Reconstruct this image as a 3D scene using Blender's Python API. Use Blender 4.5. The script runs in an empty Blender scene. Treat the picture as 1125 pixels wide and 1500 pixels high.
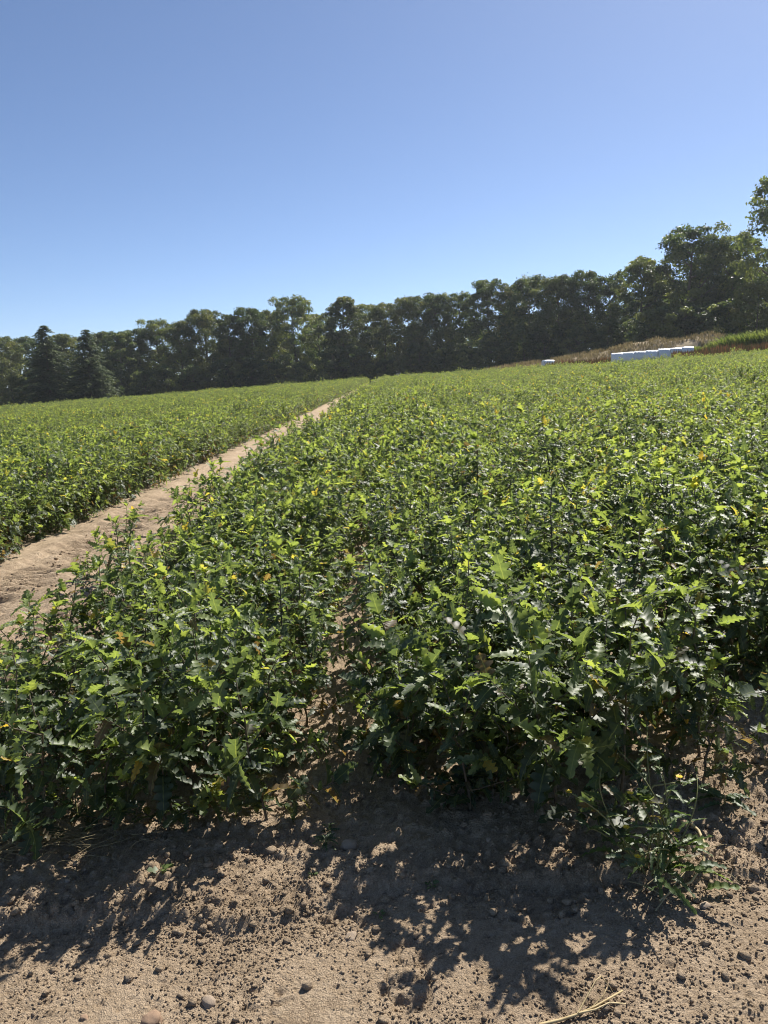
import bpy, math, random
import numpy as np
from mathutils import Vector, Matrix, Euler

# ------------------------------------------------------------------ camera, sky, sun, exposure
scene = bpy.context.scene
COL = scene.collection
F_PX = 1127.0                       # focal length in pixels of the 1125x1500 photograph
PITCH, ROLL, EYE = math.radians(9.57), math.radians(-1.6), 1.55
cam_d = bpy.data.cameras.new('camera')
cam_d.sensor_fit = 'VERTICAL'; cam_d.sensor_height = 36.0; cam_d.lens = F_PX / 1500.0 * 36.0
cam_d.clip_start = 0.05; cam_d.clip_end = 4000.0
cam = bpy.data.objects.new('camera', cam_d); COL.objects.link(cam)
CAM_M = Matrix.Translation((0, 0, EYE)) @ Matrix.Rotation(math.radians(1.0), 4, 'Z') @ Matrix.Rotation(math.pi / 2 - PITCH, 4, 'X') @ Matrix.Rotation(ROLL, 4, 'Z')
cam.matrix_world = CAM_M
scene.camera = cam

SUN_AZ, SUN_EL = math.radians(33.0), math.radians(46.0)
world = bpy.data.worlds.new('World'); scene.world = world; world.use_nodes = True
wn = world.node_tree.nodes; wl = world.node_tree.links
wn.clear()
sky = wn.new('ShaderNodeTexSky'); sky.sky_type = 'NISHITA'; sky.sun_disc = False
sky.sun_elevation = SUN_EL; sky.sun_rotation = SUN_AZ
sky.altitude = 100.0; sky.air_density = 0.6; sky.dust_density = 0.38; sky.ozone_density = 4.0
bg = wn.new('ShaderNodeBackground'); bg.inputs['Strength'].default_value = 0.082
wo = wn.new('ShaderNodeOutputWorld')
wl.new(sky.outputs[0], bg.inputs[0]); wl.new(bg.outputs[0], wo.inputs[0])
sun_d = bpy.data.lights.new('sun', 'SUN'); sun_d.energy = 5.0; sun_d.angle = math.radians(0.53)
sun_d.color = (1.0, 0.945, 0.86)
sun = bpy.data.objects.new('sun', sun_d); COL.objects.link(sun)
SUN_DIR = Vector((math.sin(SUN_AZ) * math.cos(SUN_EL), math.cos(SUN_AZ) * math.cos(SUN_EL), math.sin(SUN_EL)))
sun.rotation_euler = SUN_DIR.to_track_quat('Z', 'Y').to_euler(); sun.location = (30, 40, 60)
vs = scene.view_settings
vs.view_transform = 'Standard'; vs.look = 'None'; vs.gamma = 1.0; vs.use_curve_mapping = False
vs.exposure = 0.80
cy = scene.cycles
cy.use_denoising = True; cy.filter_width = 1.05
cy.max_bounces = 7; cy.diffuse_bounces = 3; cy.glossy_bounces = 2; cy.transmission_bounces = 4
cy.transparent_max_bounces = 4; cy.volume_bounces = 0
cy.sample_clamp_indirect = 4.0; cy.caustics_reflective = False; cy.caustics_refractive = False
scene.render.use_persistent_data = False

RNG = np.random.default_rng(7)
rnd = random.Random(11)

# ------------------------------------------------------------------ helpers
def ray(px, py):
    v = Vector(((px - 562.5) / F_PX, -(py - 750.0) / F_PX, -1.0))
    return (CAM_M.to_3x3() @ v).normalized()

LAT, FWD = 0.050, 0.014
def field_end(x):                    # where the planted ground stops, by sideways distance
    return np.interp(x, [-90, -40, -5, 10, 20, 60], [131, 126, 118, 97, 73, 64])
def gz(x, y):                        # the lie of the land (works on arrays)
    x = np.asarray(x, float); y = np.asarray(y, float)
    far = np.clip((y - 115) / 120, 0, 1)
    verge = 0.42 * np.clip((y - field_end(x)) / 5.0, 0, 1) * np.clip((x - 6) / 10, 0, 1)
    return LAT * np.clip(x, -140, 90) + FWD * np.minimum(y, 150) - 1.2 * far + verge

def on_ground(px, py):
    d = ray(px, py); t = 2.0
    for _ in range(40):
        p = Vector((0, 0, EYE)) + d * t
        t += (p.z - float(gz(p.x, p.y))) / max(0.02, -d.z + LAT * d.x + FWD * d.y)
    p = Vector((0, 0, EYE)) + d * t
    return p

def at_depth(px, py, D):             # the point of a pixel's ray at forward distance D
    d = ray(px, py)
    return Vector((0, 0, EYE)) + d * (D / d.y)

_perm = np.random.default_rng(3).integers(0, 2 ** 31, 65536)
def _h(ix, iy, s):
    return _perm[(ix * 73 + iy * 1619 + s * 7919 + ((ix * iy) & 1023)) & 65535] / 2.0 ** 31
def vnoise(x, y, s=0):
    x0 = np.floor(x).astype(np.int64); y0 = np.floor(y).astype(np.int64)
    fx = x - x0; fy = y - y0
    fx = fx * fx * fx * (fx * (fx * 6 - 15) + 10); fy = fy * fy * fy * (fy * (fy * 6 - 15) + 10)
    a = _h(x0, y0, s); b = _h(x0 + 1, y0, s); c = _h(x0, y0 + 1, s); d = _h(x0 + 1, y0 + 1, s)
    return (a * (1 - fx) + b * fx) * (1 - fy) + (c * (1 - fx) + d * fx) * fy
def fbm(x, y, s=0, o=4):
    t = 0; a = 0.5
    for k in range(o):
        t = t + a * (vnoise(x, y, s + k) * 2 - 1); x = x * 2.03 + 11.3; y = y * 2.03 + 5.7; a *= 0.5
    return t
def lumps(x, y, s=0, keep=0.6):      # rounded crumbs of soil, one per cell
    x0 = np.floor(x).astype(np.int64); y0 = np.floor(y).astype(np.int64)
    best = np.zeros_like(x, dtype=float)
    for i in (-1, 0, 1):
        for j in (-1, 0, 1):
            cx = x0 + i; cyy = y0 + j
            jx = cx + 0.15 + 0.7 * _h(cx, cyy, s); jy = cyy + 0.15 + 0.7 * _h(cx, cyy, s + 1)
            r = 0.25 + 0.4 * _h(cx, cyy, s + 2)
            on = _h(cx, cyy, s + 3) < keep
            q = 1 - ((x - jx) ** 2 + (y - jy) ** 2) / (r * r)
            best = np.maximum(best, np.where(on & (q > 0), np.sqrt(np.maximum(q, 0)) * r, 0))
    return best

def mesh_np(name, V, F, mats=(), attrs=None, smooth=False, mat_idx=None):
    me = bpy.data.meshes.new(name)
    V = np.asarray(V, np.float32); F = np.asarray(F, np.int32)
    n, k = F.shape
    me.vertices.add(len(V)); me.vertices.foreach_set('co', V.ravel())
    me.loops.add(n * k); me.loops.foreach_set('vertex_index', F.ravel())
    me.polygons.add(n)
    me.polygons.foreach_set('loop_start', np.arange(0, n * k, k, dtype=np.int32))
    try: me.polygons.foreach_set('loop_total', np.full(n, k, np.int32))
    except Exception: pass
    if mat_idx is not None: me.polygons.foreach_set('material_index', np.asarray(mat_idx, np.int32))
    me.update(calc_edges=True)
    if smooth: me.shade_smooth()
    for m in mats: me.materials.append(m)
    for an, av in (attrs or {}).items():
        a = me.attributes.new(an, 'FLOAT', 'POINT'); a.data.foreach_set('value', np.asarray(av, np.float32))
    return me

def link(name, me, parent=None, loc=None):
    o = bpy.data.objects.new(name, me); COL.objects.link(o)
    if parent is not None: o.parent = parent
    if loc is not None: o.location = loc
    return o
def tag(o, label, cat, group=None, kind=None):
    o['label'] = label; o['category'] = cat
    if group: o['group'] = group
    if kind: o['kind'] = kind
    return o
def thing(name, label, cat, loc=(0, 0, 0), rz=0.0, group=None):
    o = bpy.data.objects.new(name, None); COL.objects.link(o)
    o.empty_display_size = 0.1; o.location = loc; o.rotation_euler = (0, 0, rz)
    return tag(o, label, cat, group)

class MB:                            # gathers triangles of several shapes for one mesh
    def __init__(s): s.V = []; s.F = []; s.n = 0; s.A = {}
    def add(s, V, F, **attrs):
        V = np.asarray(V, float); F = np.asarray(F, int)
        if F.shape[1] == 4: F = np.vstack([F[:, [0, 1, 2]], F[:, [0, 2, 3]]])
        s.V.append(V); s.F.append(F + s.n); s.n += len(V)
        for k, v in attrs.items(): s.A.setdefault(k, []).append(np.broadcast_to(v, (len(V),)))
        return s
    def mesh(s, name, mats, smooth=False):
        return mesh_np(name, np.vstack(s.V), np.vstack(s.F), mats, {k: np.concatenate(v) for k, v in s.A.items()}, smooth)

def tube(P, R, n=6):
    P = np.asarray(P, float); R = np.broadcast_to(R, (len(P),))
    T = np.gradient(P, axis=0); T /= np.linalg.norm(T, axis=1)[:, None] + 1e-9
    up = np.array([0.31, 0.95, 0.05]) if abs(T[0] @ np.array([0.31, 0.95, 0.05])) < 0.9 else np.array([1., 0, 0])
    A = np.cross(T, up); A /= np.linalg.norm(A, axis=1)[:, None]; B = np.cross(T, A)
    ang = np.linspace(0, 2 * np.pi, n, endpoint=False)
    V = P[:, None] + R[:, None, None] * (np.cos(ang)[None, :, None] * A[:, None] + np.sin(ang)[None, :, None] * B[:, None])
    V = V.reshape(-1, 3); F = []
    for i in range(len(P) - 1):
        for j in range(n):
            F.append((i * n + j, i * n + (j + 1) % n, (i + 1) * n + (j + 1) % n, (i + 1) * n + j))
    V = np.vstack([V, P[-1:]]); e = len(V) - 1
    b = (len(P) - 1) * n
    for j in range(n): F.append((b + j, b + (j + 1) % n, e, e))
    F = np.array(F)
    tri = np.vstack([F[:, [0, 1, 2]], F[:, [0, 2, 3]]])
    tri = tri[tri[:, 1] != tri[:, 2]]
    return V, tri[(tri[:, 0] != tri[:, 2])]

def frame(d, up_hint):
    d = d / (np.linalg.norm(d) + 1e-9)
    n = up_hint - d * (up_hint @ d); ln = np.linalg.norm(n)
    if ln < 1e-4: n = np.array([1., 0, 0]) - d * d[0]; ln = np.linalg.norm(n)
    n /= ln
    return np.stack([np.cross(d, n), d, n], axis=1)     # columns x, y, z

# ------------------------------------------------------------------ materials
def new_mat(name):
    m = bpy.data.materials.new(name); m.use_nodes = True
    nt = m.node_tree; nt.nodes.clear()
    out = nt.nodes.new('ShaderNodeOutputMaterial')
    return m, nt, out
def N(nt, t, **kw):
    n = nt.nodes.new(t)
    for k, v in kw.items(): setattr(n, k, v)
    return n
def ramp(nt, stops, fac=None):
    r = N(nt, 'ShaderNodeValToRGB'); e = r.color_ramp.elements
    while len(e) < len(stops): e.new(0.5)
    for el, (p, c) in zip(e, stops): el.position = p; el.color = (*c, 1)
    if fac is not None: nt.links.new(fac, r.inputs[0])
    return r
def math_n(nt, op, a, b=None, clamp=False):
    n = N(nt, 'ShaderNodeMath', operation=op, use_clamp=clamp)
    for i, v in enumerate((a, b)):
        if v is None: continue
        if isinstance(v, (int, float)): n.inputs[i].default_value = v
        else: nt.links.new(v, n.inputs[i])
    return n.outputs[0]

def leaf_mat(name, stops, trans_gain, trans_mix, rough, var=0.3, midrib=True, spec=0.5, spread=0.16):
    m, nt, out = new_mat(name); L = nt.links
    at = N(nt, 'ShaderNodeAttribute', attribute_name='tint')
    oi = N(nt, 'ShaderNodeObjectInfo')
    sh = math_n(nt, 'MULTIPLY', math_n(nt, 'SUBTRACT', oi.outputs['Random'], 0.5), spread)
    # browned leaves keep their place at the low end of the ramp
    live = math_n(nt, 'GREATER_THAN', at.outputs['Fac'], 0.11)
    fac = math_n(nt, 'ADD', at.outputs['Fac'], math_n(nt, 'MULTIPLY', sh, live), True)
    r = ramp(nt, stops, fac)
    geo = N(nt, 'ShaderNodeNewGeometry')
    no = N(nt, 'ShaderNodeTexNoise'); no.inputs['Scale'].default_value = 14.0; no.inputs['Detail'].default_value = 3
    tc = N(nt, 'ShaderNodeTexCoord'); L.new(tc.outputs['Object'], no.inputs['Vector'])
    hsv = N(nt, 'ShaderNodeHueSaturation')
    L.new(r.outputs[0], hsv.inputs['Color'])
    L.new(math_n(nt, 'ADD', math_n(nt, 'MULTIPLY', no.outputs[0], 2 * var), 1 - var), hsv.inputs['Value'])
    col = hsv.outputs[0]
    if midrib:
        am = N(nt, 'ShaderNodeAttribute', attribute_name='mid')
        mx = N(nt, 'ShaderNodeMix', data_type='RGBA')
        L.new(math_n(nt, 'MULTIPLY', math_n(nt, 'GREATER_THAN', am.outputs['Fac'], 0.93), 0.45), mx.inputs[0])
        L.new(col, mx.inputs[6]); mx.inputs[7].default_value = (0.22, 0.27, 0.10, 1); col = mx.outputs[2]
    p = N(nt, 'ShaderNodeBsdfPrincipled')
    L.new(col, p.inputs['Base Color']); p.inputs['Roughness'].default_value = rough
    p.inputs['Specular IOR Level'].default_value = spec
    tr = N(nt, 'ShaderNodeBsdfTranslucent')
    g = N(nt, 'ShaderNodeMix', data_type='RGBA', blend_type='MULTIPLY'); g.inputs[0].default_value = 1.0
    L.new(col, g.inputs[6]); g.inputs[7].default_value = (*trans_gain, 1); L.new(g.outputs[2], tr.inputs[0])
    mix = N(nt, 'ShaderNodeMixShader'); mix.inputs[0].default_value = trans_mix
    L.new(p.outputs[0], mix.inputs[1]); L.new(tr.outputs[0], mix.inputs[2]); L.new(mix.outputs[0], out.inputs[0])
    return m

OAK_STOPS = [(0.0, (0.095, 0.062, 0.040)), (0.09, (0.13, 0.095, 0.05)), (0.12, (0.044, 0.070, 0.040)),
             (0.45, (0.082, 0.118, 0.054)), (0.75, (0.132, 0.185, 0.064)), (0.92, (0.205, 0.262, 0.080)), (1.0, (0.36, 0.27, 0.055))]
M_LEAF = leaf_mat('oak_leaf', OAK_STOPS, (2.55, 2.32, 1.12), 0.52, 0.49, spec=0.65)
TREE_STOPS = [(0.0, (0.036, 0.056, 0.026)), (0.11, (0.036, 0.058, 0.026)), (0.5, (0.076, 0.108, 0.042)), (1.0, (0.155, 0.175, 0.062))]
M_TREE = leaf_mat('broadleaf_foliage', TREE_STOPS, (2.0, 2.0, 1.0), 0.40, 0.5, 0.25, False, 0.35, 0.5)
M_TREE_OLIVE = leaf_mat('olive_foliage', [(a, (c[0] * 1.12, c[1] * 1.03, c[2])) for a, c in TREE_STOPS], (2.0, 1.9, 1.0), 0.40, 0.5, 0.25, False, 0.35, 0.5)
M_TREE_PALE = leaf_mat('pale_foliage', [(0.0, (0.06, 0.075, 0.025)), (0.11, (0.06, 0.075, 0.025)), (0.5, (0.09, 0.105, 0.035)), (1.0, (0.14, 0.14, 0.05))], (1.7, 1.7, 1.0), 0.32, 0.5, 0.25, False, 0.35)
M_SPRUCE = leaf_mat('spruce_needles', [(0.0, (0.022, 0.038, 0.018)), (0.11, (0.022, 0.038, 0.018)), (0.5, (0.062, 0.088, 0.032)), (1.0, (0.115, 0.145, 0.050))], (1.3, 1.4, 1.0), 0.15, 0.55, 0.25, False, 0.3)
M_BROOM = leaf_mat('broom_stems', [(0.0, (0.05, 0.09, 0.02)), (0.11, (0.05, 0.09, 0.02)), (0.5, (0.125, 0.15, 0.058)), (1.0, (0.20, 0.22, 0.09))], (2.0, 2.0, 1.0), 0.45, 0.5, 0.25, False, 0.3)
M_DRY = leaf_mat('dry_grass', [(0.0, (0.10, 0.085, 0.045)), (0.11, (0.13, 0.11, 0.055)), (0.5, (0.22, 0.175, 0.09)), (1.0, (0.33, 0.27, 0.15))], (1.1, 1.1, 1.0), 0.3, 0.6, 0.2, False, 0.2)
M_DOCK = leaf_mat('dock_weeds', [(0.0, (0.05, 0.055, 0.02)), (0.11, (0.055, 0.06, 0.02)), (0.5, (0.11, 0.070, 0.035)), (1.0, (0.21, 0.095, 0.05))], (1.2, 1.2, 1.0), 0.3, 0.6, 0.2, False, 0.2)
M_WEED = leaf_mat('weed_leaf', [(0.0, (0.12, 0.09, 0.04)), (0.11, (0.14, 0.11, 0.05)), (0.12, (0.045, 0.075, 0.03)), (0.5, (0.075, 0.115, 0.04)), (1.0, (0.14, 0.19, 0.05))], (1.9, 1.9, 1.1), 0.35, 0.5, 0.2)

def simple_mat(name, c0, c1, scale, rough=0.8, bump=0.0, bscale=60.0, spec=0.3):
    m, nt, out = new_mat(name); L = nt.links
    tc = N(nt, 'ShaderNodeTexCoord'); no = N(nt, 'ShaderNodeTexNoise')
    no.inputs['Scale'].default_value = scale; no.inputs['Detail'].default_value = 5; L.new(tc.outputs['Object'], no.inputs['Vector'])
    oi = N(nt, 'ShaderNodeObjectInfo')
    f = math_n(nt, 'ADD', no.outputs[0], math_n(nt, 'MULTIPLY', math_n(nt, 'SUBTRACT', oi.outputs['Random'], 0.5), 0.25))
    r = ramp(nt, [(0.3, c0), (0.7, c1)], f)
    p = N(nt, 'ShaderNodeBsdfPrincipled'); L.new(r.outputs[0], p.inputs['Base Color'])
    p.inputs['Roughness'].default_value = rough; p.inputs['Specular IOR Level'].default_value = spec
    if bump:
        n2 = N(nt, 'ShaderNodeTexNoise'); n2.inputs['Scale'].default_value = bscale; n2.inputs['Detail'].default_value = 6
        L.new(tc.outputs['Object'], n2.inputs['Vector'])
        b = N(nt, 'ShaderNodeBump'); b.inputs['Strength'].default_value = 1.0; b.inputs['Distance'].default_value = bump
        L.new(n2.outputs[0], b.inputs['Height']); L.new(b.outputs[0], p.inputs['Normal'])
    L.new(p.outputs[0], out.inputs[0])
    return m
M_STEM = simple_mat('oak_stem', (0.075, 0.06, 0.04), (0.15, 0.125, 0.08), 30, 0.7)
M_SHOOT = simple_mat('green_shoot', (0.14, 0.15, 0.05), (0.22, 0.21, 0.09), 20, 0.55)
M_BARK = simple_mat('bark', (0.07, 0.055, 0.042), (0.15, 0.125, 0.10), 3, 0.9, 0.02, 8)
M_STONE = simple_mat('stone', (0.30, 0.23, 0.165), (0.46, 0.36, 0.27), 25, 0.75, 0.002, 90)
M_STONE_RED = simple_mat('red_stone', (0.32, 0.21, 0.14), (0.44, 0.30, 0.20), 25, 0.75, 0.002, 90)
M_STRAW = simple_mat('dry_stalk', (0.36, 0.27, 0.13), (0.56, 0.45, 0.25), 40, 0.6)
M_HAY = simple_mat('dead_grass', (0.22, 0.17, 0.09), (0.38, 0.31, 0.17), 40, 0.7)
M_YELLOW = simple_mat('yellow_petal', (0.62, 0.40, 0.015), (0.75, 0.52, 0.03), 60, 0.6)
M_FILM = simple_mat('white_film', (0.72, 0.72, 0.72), (0.88, 0.88, 0.87), 2.5, 0.30, 0.05, 5, 0.5)

def soil_mat(name, dry=1.0):
    m, nt, out = new_mat(name); L = nt.links
    geo = N(nt, 'ShaderNodeNewGeometry')
    def noise(s, d=4):
        n = N(nt, 'ShaderNodeTexNoise'); n.inputs['Scale'].default_value = s; n.inputs['Detail'].default_value = d; n.inputs['Roughness'].default_value = 0.62
        L.new(geo.outputs['Position'], n.inputs['Vector']); return n.outputs[0]
    big = noise(2.2, 5); mid = noise(28, 5); fine = noise(260, 3)
    f = math_n(nt, 'ADD', math_n(nt, 'MULTIPLY', big, 0.30), math_n(nt, 'ADD', math_n(nt, 'MULTIPLY', mid, 0.30), math_n(nt, 'MULTIPLY', fine, 0.45)))
    k = dry
    r = ramp(nt, [(0.40, (0.25 * k, 0.186 * k, 0.122 * k)), (0.5, (0.41 * k, 0.307 * k, 0.205 * k)), (0.61, (0.54 * k, 0.42 * k, 0.295 * k))], f)
    gr = N(nt, 'ShaderNodeAttribute', attribute_name='grass')
    mx = N(nt, 'ShaderNodeMix', data_type='RGBA'); L.new(gr.outputs['Fac'], mx.inputs[0]); L.new(r.outputs[0], mx.inputs[6])
    r2 = ramp(nt, [(0.35, (0.06, 0.07, 0.025)), (0.6, (0.13, 0.115, 0.05))], noise(1.3, 6)); L.new(r2.outputs[0], mx.inputs[7])
    p = N(nt, 'ShaderNodeBsdfPrincipled'); p.inputs['Roughness'].default_value = 0.95; p.inputs['Specular IOR Level'].default_value = 0.15
    L.new(mx.outputs[2], p.inputs['Base Color'])
    vo = N(nt, 'ShaderNodeTexVoronoi'); vo.inputs['Scale'].default_value = 210.0; L.new(geo.outputs['Position'], vo.inputs['Vector'])
    hgt = math_n(nt, 'SUBTRACT', math_n(nt, 'ADD', math_n(nt, 'MULTIPLY', noise(75, 9), 2.2), math_n(nt, 'MULTIPLY', noise(420, 4), 0.8)), math_n(nt, 'MULTIPLY', vo.outputs['Distance'], 0.25))
    b = N(nt, 'ShaderNodeBump'); b.inputs['Strength'].default_value = 1.0; b.inputs['Distance'].default_value = 0.011
    L.new(hgt, b.inputs['Height']); L.new(b.outputs[0], p.inputs['Normal'])
    L.new(p.outputs[0], out.inputs[0])
    return m
M_SOIL = soil_mat('sandy_soil')

# ------------------------------------------------------------------ the ground, one continuous sheet cut along the track edges
def axis(parts):
    a = []
    for lo, hi, st in parts: a += list(np.arange(lo, hi - st * 0.5, st))
    return a
def grow(start, end, st, k=1.16):
    v, o = start, []
    s = 1 if end > start else -1
    while (end - v) * s > 0: o.append(v); v += st * s; st *= k
    o.append(end); return o
gx = grow(-4.2, -900, 0.06)[1:][::-1] + axis([(-4.2, -3.78, 0.03), (-3.78, -1.62, 0.027), (-1.62, 1.75, 0.0064), (1.75, 4.0, 0.05)]) + grow(4.0, 900, 0.06)
gy = grow(1.42, -500, 0.01)[1:][::-1] + axis([(1.42, 2.3, 0.0056), (2.3, 2.9, 0.009), (2.9, 4.2, 0.016), (4.2, 11.0, 0.028)]) + grow(11.0, 1500, 0.06, 1.09)
gx = np.array(gx); gy = np.array(gy)
X, Y = np.meshgrid(gx, gy)
TRACK_L, TRACK_R, HEAD_Y = -3.72, -1.84, 2.35
def ledge(x): return 2.07 + 0.05 * np.sin(x * 1.7 + 0.6) + 0.10 * fbm(x * 2.3, x * 0 + 3.3, 40, 4)
def sstep(a, b, v):
    t = np.clip((v - a) / (b - a), 0, 1); return t * t * (3 - 2 * t)
def detail(x, y):
    d = np.sqrt(x * x + y * y)
    near = np.clip(1.4 - d / 22, 0, 1)
    up = sstep(-0.035, 0.03, y - ledge(x))                    # 0 on the wheel track, 1 on the loose soil at the row ends
    intr = sstep(TRACK_L - .05, TRACK_L + .15, x) * (1 - sstep(TRACK_R - .2, TRACK_R + .05, x)) * sstep(2.6, 3.0, y)
    loose = up * (1 - 0.75 * intr)
    h = loose * (0.016 + 0.026 * fbm(x * 4.1, y * 4.1, 1, 5) + 0.03 * fbm(x * 1.1, y * 1.1, 9, 2))
    wx = x + 0.012 * fbm(x * 40, y * 40, 15, 2); wy = y + 0.012 * fbm(x * 40 + 9, y * 40, 16, 2)   # ragged outlines
    h += (0.005 + 0.020 * loose) * np.abs(fbm(wx * 22, wy * 22, 20, 4))
    rag = sstep(0.36, 0.62, vnoise(x * 5, y * 5, 77))
    crum = np.exp(-((y - ledge(x) - 0.03) / 0.07) ** 2)
    h += lumps(wx * 34, wy * 34, 50, 0.35) * (0.007 + 0.016 * loose + 0.012 * crum) * (0.25 + 0.75 * rag)
    h += lumps(wx * 15, wy * 15, 60, 0.16) * (0.002 + 0.022 * loose + 0.012 * crum) * sstep(0.40, 0.6, vnoise(x * 3, y * 3, 78))
    h += lumps(wx * 80, wy * 80, 70, 0.22) * 0.007
    # kicked-out scrapes and small holes on the wheel track
    pit = sstep(0.76, 0.86, vnoise(x * 5.2 + 4, y * 7.5, 90)) * sstep(0.35, 0.6, vnoise(wx * 30, wy * 30, 91))
    h -= 0.017 * pit * (1 - loose)
    h -= 0.006 * sstep(0.80, 0.9, vnoise(wx * 40, wy * 50, 92))
    h -= (1 - up) * 0.006
    # long dirt track between the beds: two shallow wheelings with cross ribs
    u = (x - TRACK_L) / (TRACK_R - TRACK_L)
    wheel = np.exp(-((u - 0.26) / 0.17) ** 2) + np.exp(-((u - 0.74) / 0.17) ** 2)
    rib = np.sin(y * 44 + np.abs(u - 0.5) * 9 + 3 * fbm(x * 2, y * 2, 36, 2)); rib = np.sign(rib) * np.abs(rib) ** 0.5
    h += intr * (-0.045 * wheel + 0.026 * wheel * rib * (0.4 + vnoise(x * 3, y * 1.5, 37)) + 0.045 * fbm(x * 6, y * 6, 33, 5) + 0.02 * np.exp(-((u - 0.5) / 0.07) ** 2) + 0.035 * np.exp(-((u - 0.03) / 0.05) ** 2))
    h += intr * lumps(x * 13, y * 13, 80, 0.3) * 0.03
    return h * near
Zg = gz(X, Y) + detail(X, Y)
nx, ny = len(gx), len(gy)
I = np.arange(nx * ny).reshape(ny, nx)
Q = np.stack([I[:-1, :-1], I[:-1, 1:], I[1:, 1:], I[1:, :-1]], -1).reshape(-1, 4)
Vg = np.stack([X, Y, Zg], -1).reshape(-1, 3)
grassy = (sstep(0, 3, Y - field_end(X)) + sstep(55, 75, np.abs(X)) * (Y < 50)).clip(0, 1).ravel()
fc = Vg[Q].mean(1)
is_track = (fc[:, 0] > TRACK_L) & (fc[:, 0] < TRACK_R) & (fc[:, 1] > HEAD_Y) & (fc[:, 1] < 116)
is_head = (fc[:, 1] <= HEAD_Y) & (fc[:, 1] > -3.0) & (np.abs(fc[:, 0]) < 60)
def ground_piece(name, sel):
    q = Q[sel]; u, inv = np.unique(q, return_inverse=True)
    me = mesh_np(name, Vg[u], inv.reshape(-1, 4), [M_SOIL], {'grass': grassy[u]}, smooth=True)
    o = link(name, me); o['kind'] = 'structure'; return o
ground_piece('ground', ~(is_track | is_head))
ground_piece('dirt_track', is_track)
ground_piece('headland_path', is_head)
def surf(x, y): return float(gz(x, y) + detail(np.array([float(x)]), np.array([float(y)]))[0])

# ------------------------------------------------------------------ oak leaves
def leaf_shape(lobes, seed, fold, curl, wide=0.33, wave=0.03):
    r = np.random.default_rng(seed)
    pts = [(0.0, 0.012), (0.07, 0.014)]
    for i in range(lobes):
        t0 = 0.09 + 0.86 * i / lobes; t1 = 0.09 + 0.86 * (i + 1) / lobes
        env = wide * math.sin(math.pi * min(1, (0.5 * (t0 + t1)) ** 0.85 * 0.93 + 0.05)) ** 0.75
        e = env * (0.9 + 0.25 * r.random())
        pts.append((t0 + 0.08 * (t1 - t0), env * (0.50 + 0.15 * r.random()))); pts.append((t0 + 0.40 * (t1 - t0), e * 0.96)); pts.append((t0 + 0.74 * (t1 - t0), e))
    pts += [(0.955, 0.07), (1.0, 0.0)]
    V, mid, F = [], [], []
    for i, (t, w) in enumerate(pts):
        wl_, wr_ = w * (0.85 + 0.3 * r.random()), w * (0.85 + 0.3 * r.random())
        zc = -curl * t * t + 0.02 * math.sin(t * 5)
        tip = 0.02 if w > 0.12 else 0.0
        V += [(-wl_, t + tip, zc + fold * wl_ + wave * math.sin(i * 2.4 + seed)), (0, t, zc), (wr_, t + tip, zc + fold * wr_ + wave * math.sin(i * 2.1 + seed * 2))]
        mid += [0, 1, 0]
        if i:
            a = 3 * (i - 1); b = 3 * i
            F += [(a, a + 1, b + 1), (a, b + 1, b), (a + 1, a + 2, b + 2), (a + 1, b + 2, b + 1)]
    return np.array(V, float), np.array(F), np.array(mid, float)
LEAVES = [leaf_shape(4, 1, 0.35, 0.30, 0.27, 0.04), leaf_shape(5, 2, 0.2, 0.50, 0.26, 0.045), leaf_shape(4, 3, 0.7, 0.12, 0.25), leaf_shape(3, 4, 0.12, -0.12, 0.28, 0.05), leaf_shape(5, 5, 0.8, 0.7, 0.24, 0.06)]
LOW = [leaf_shape(2, 6, 0.3, 0.3), leaf_shape(2, 7, 0.45, 0.1)]

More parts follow.
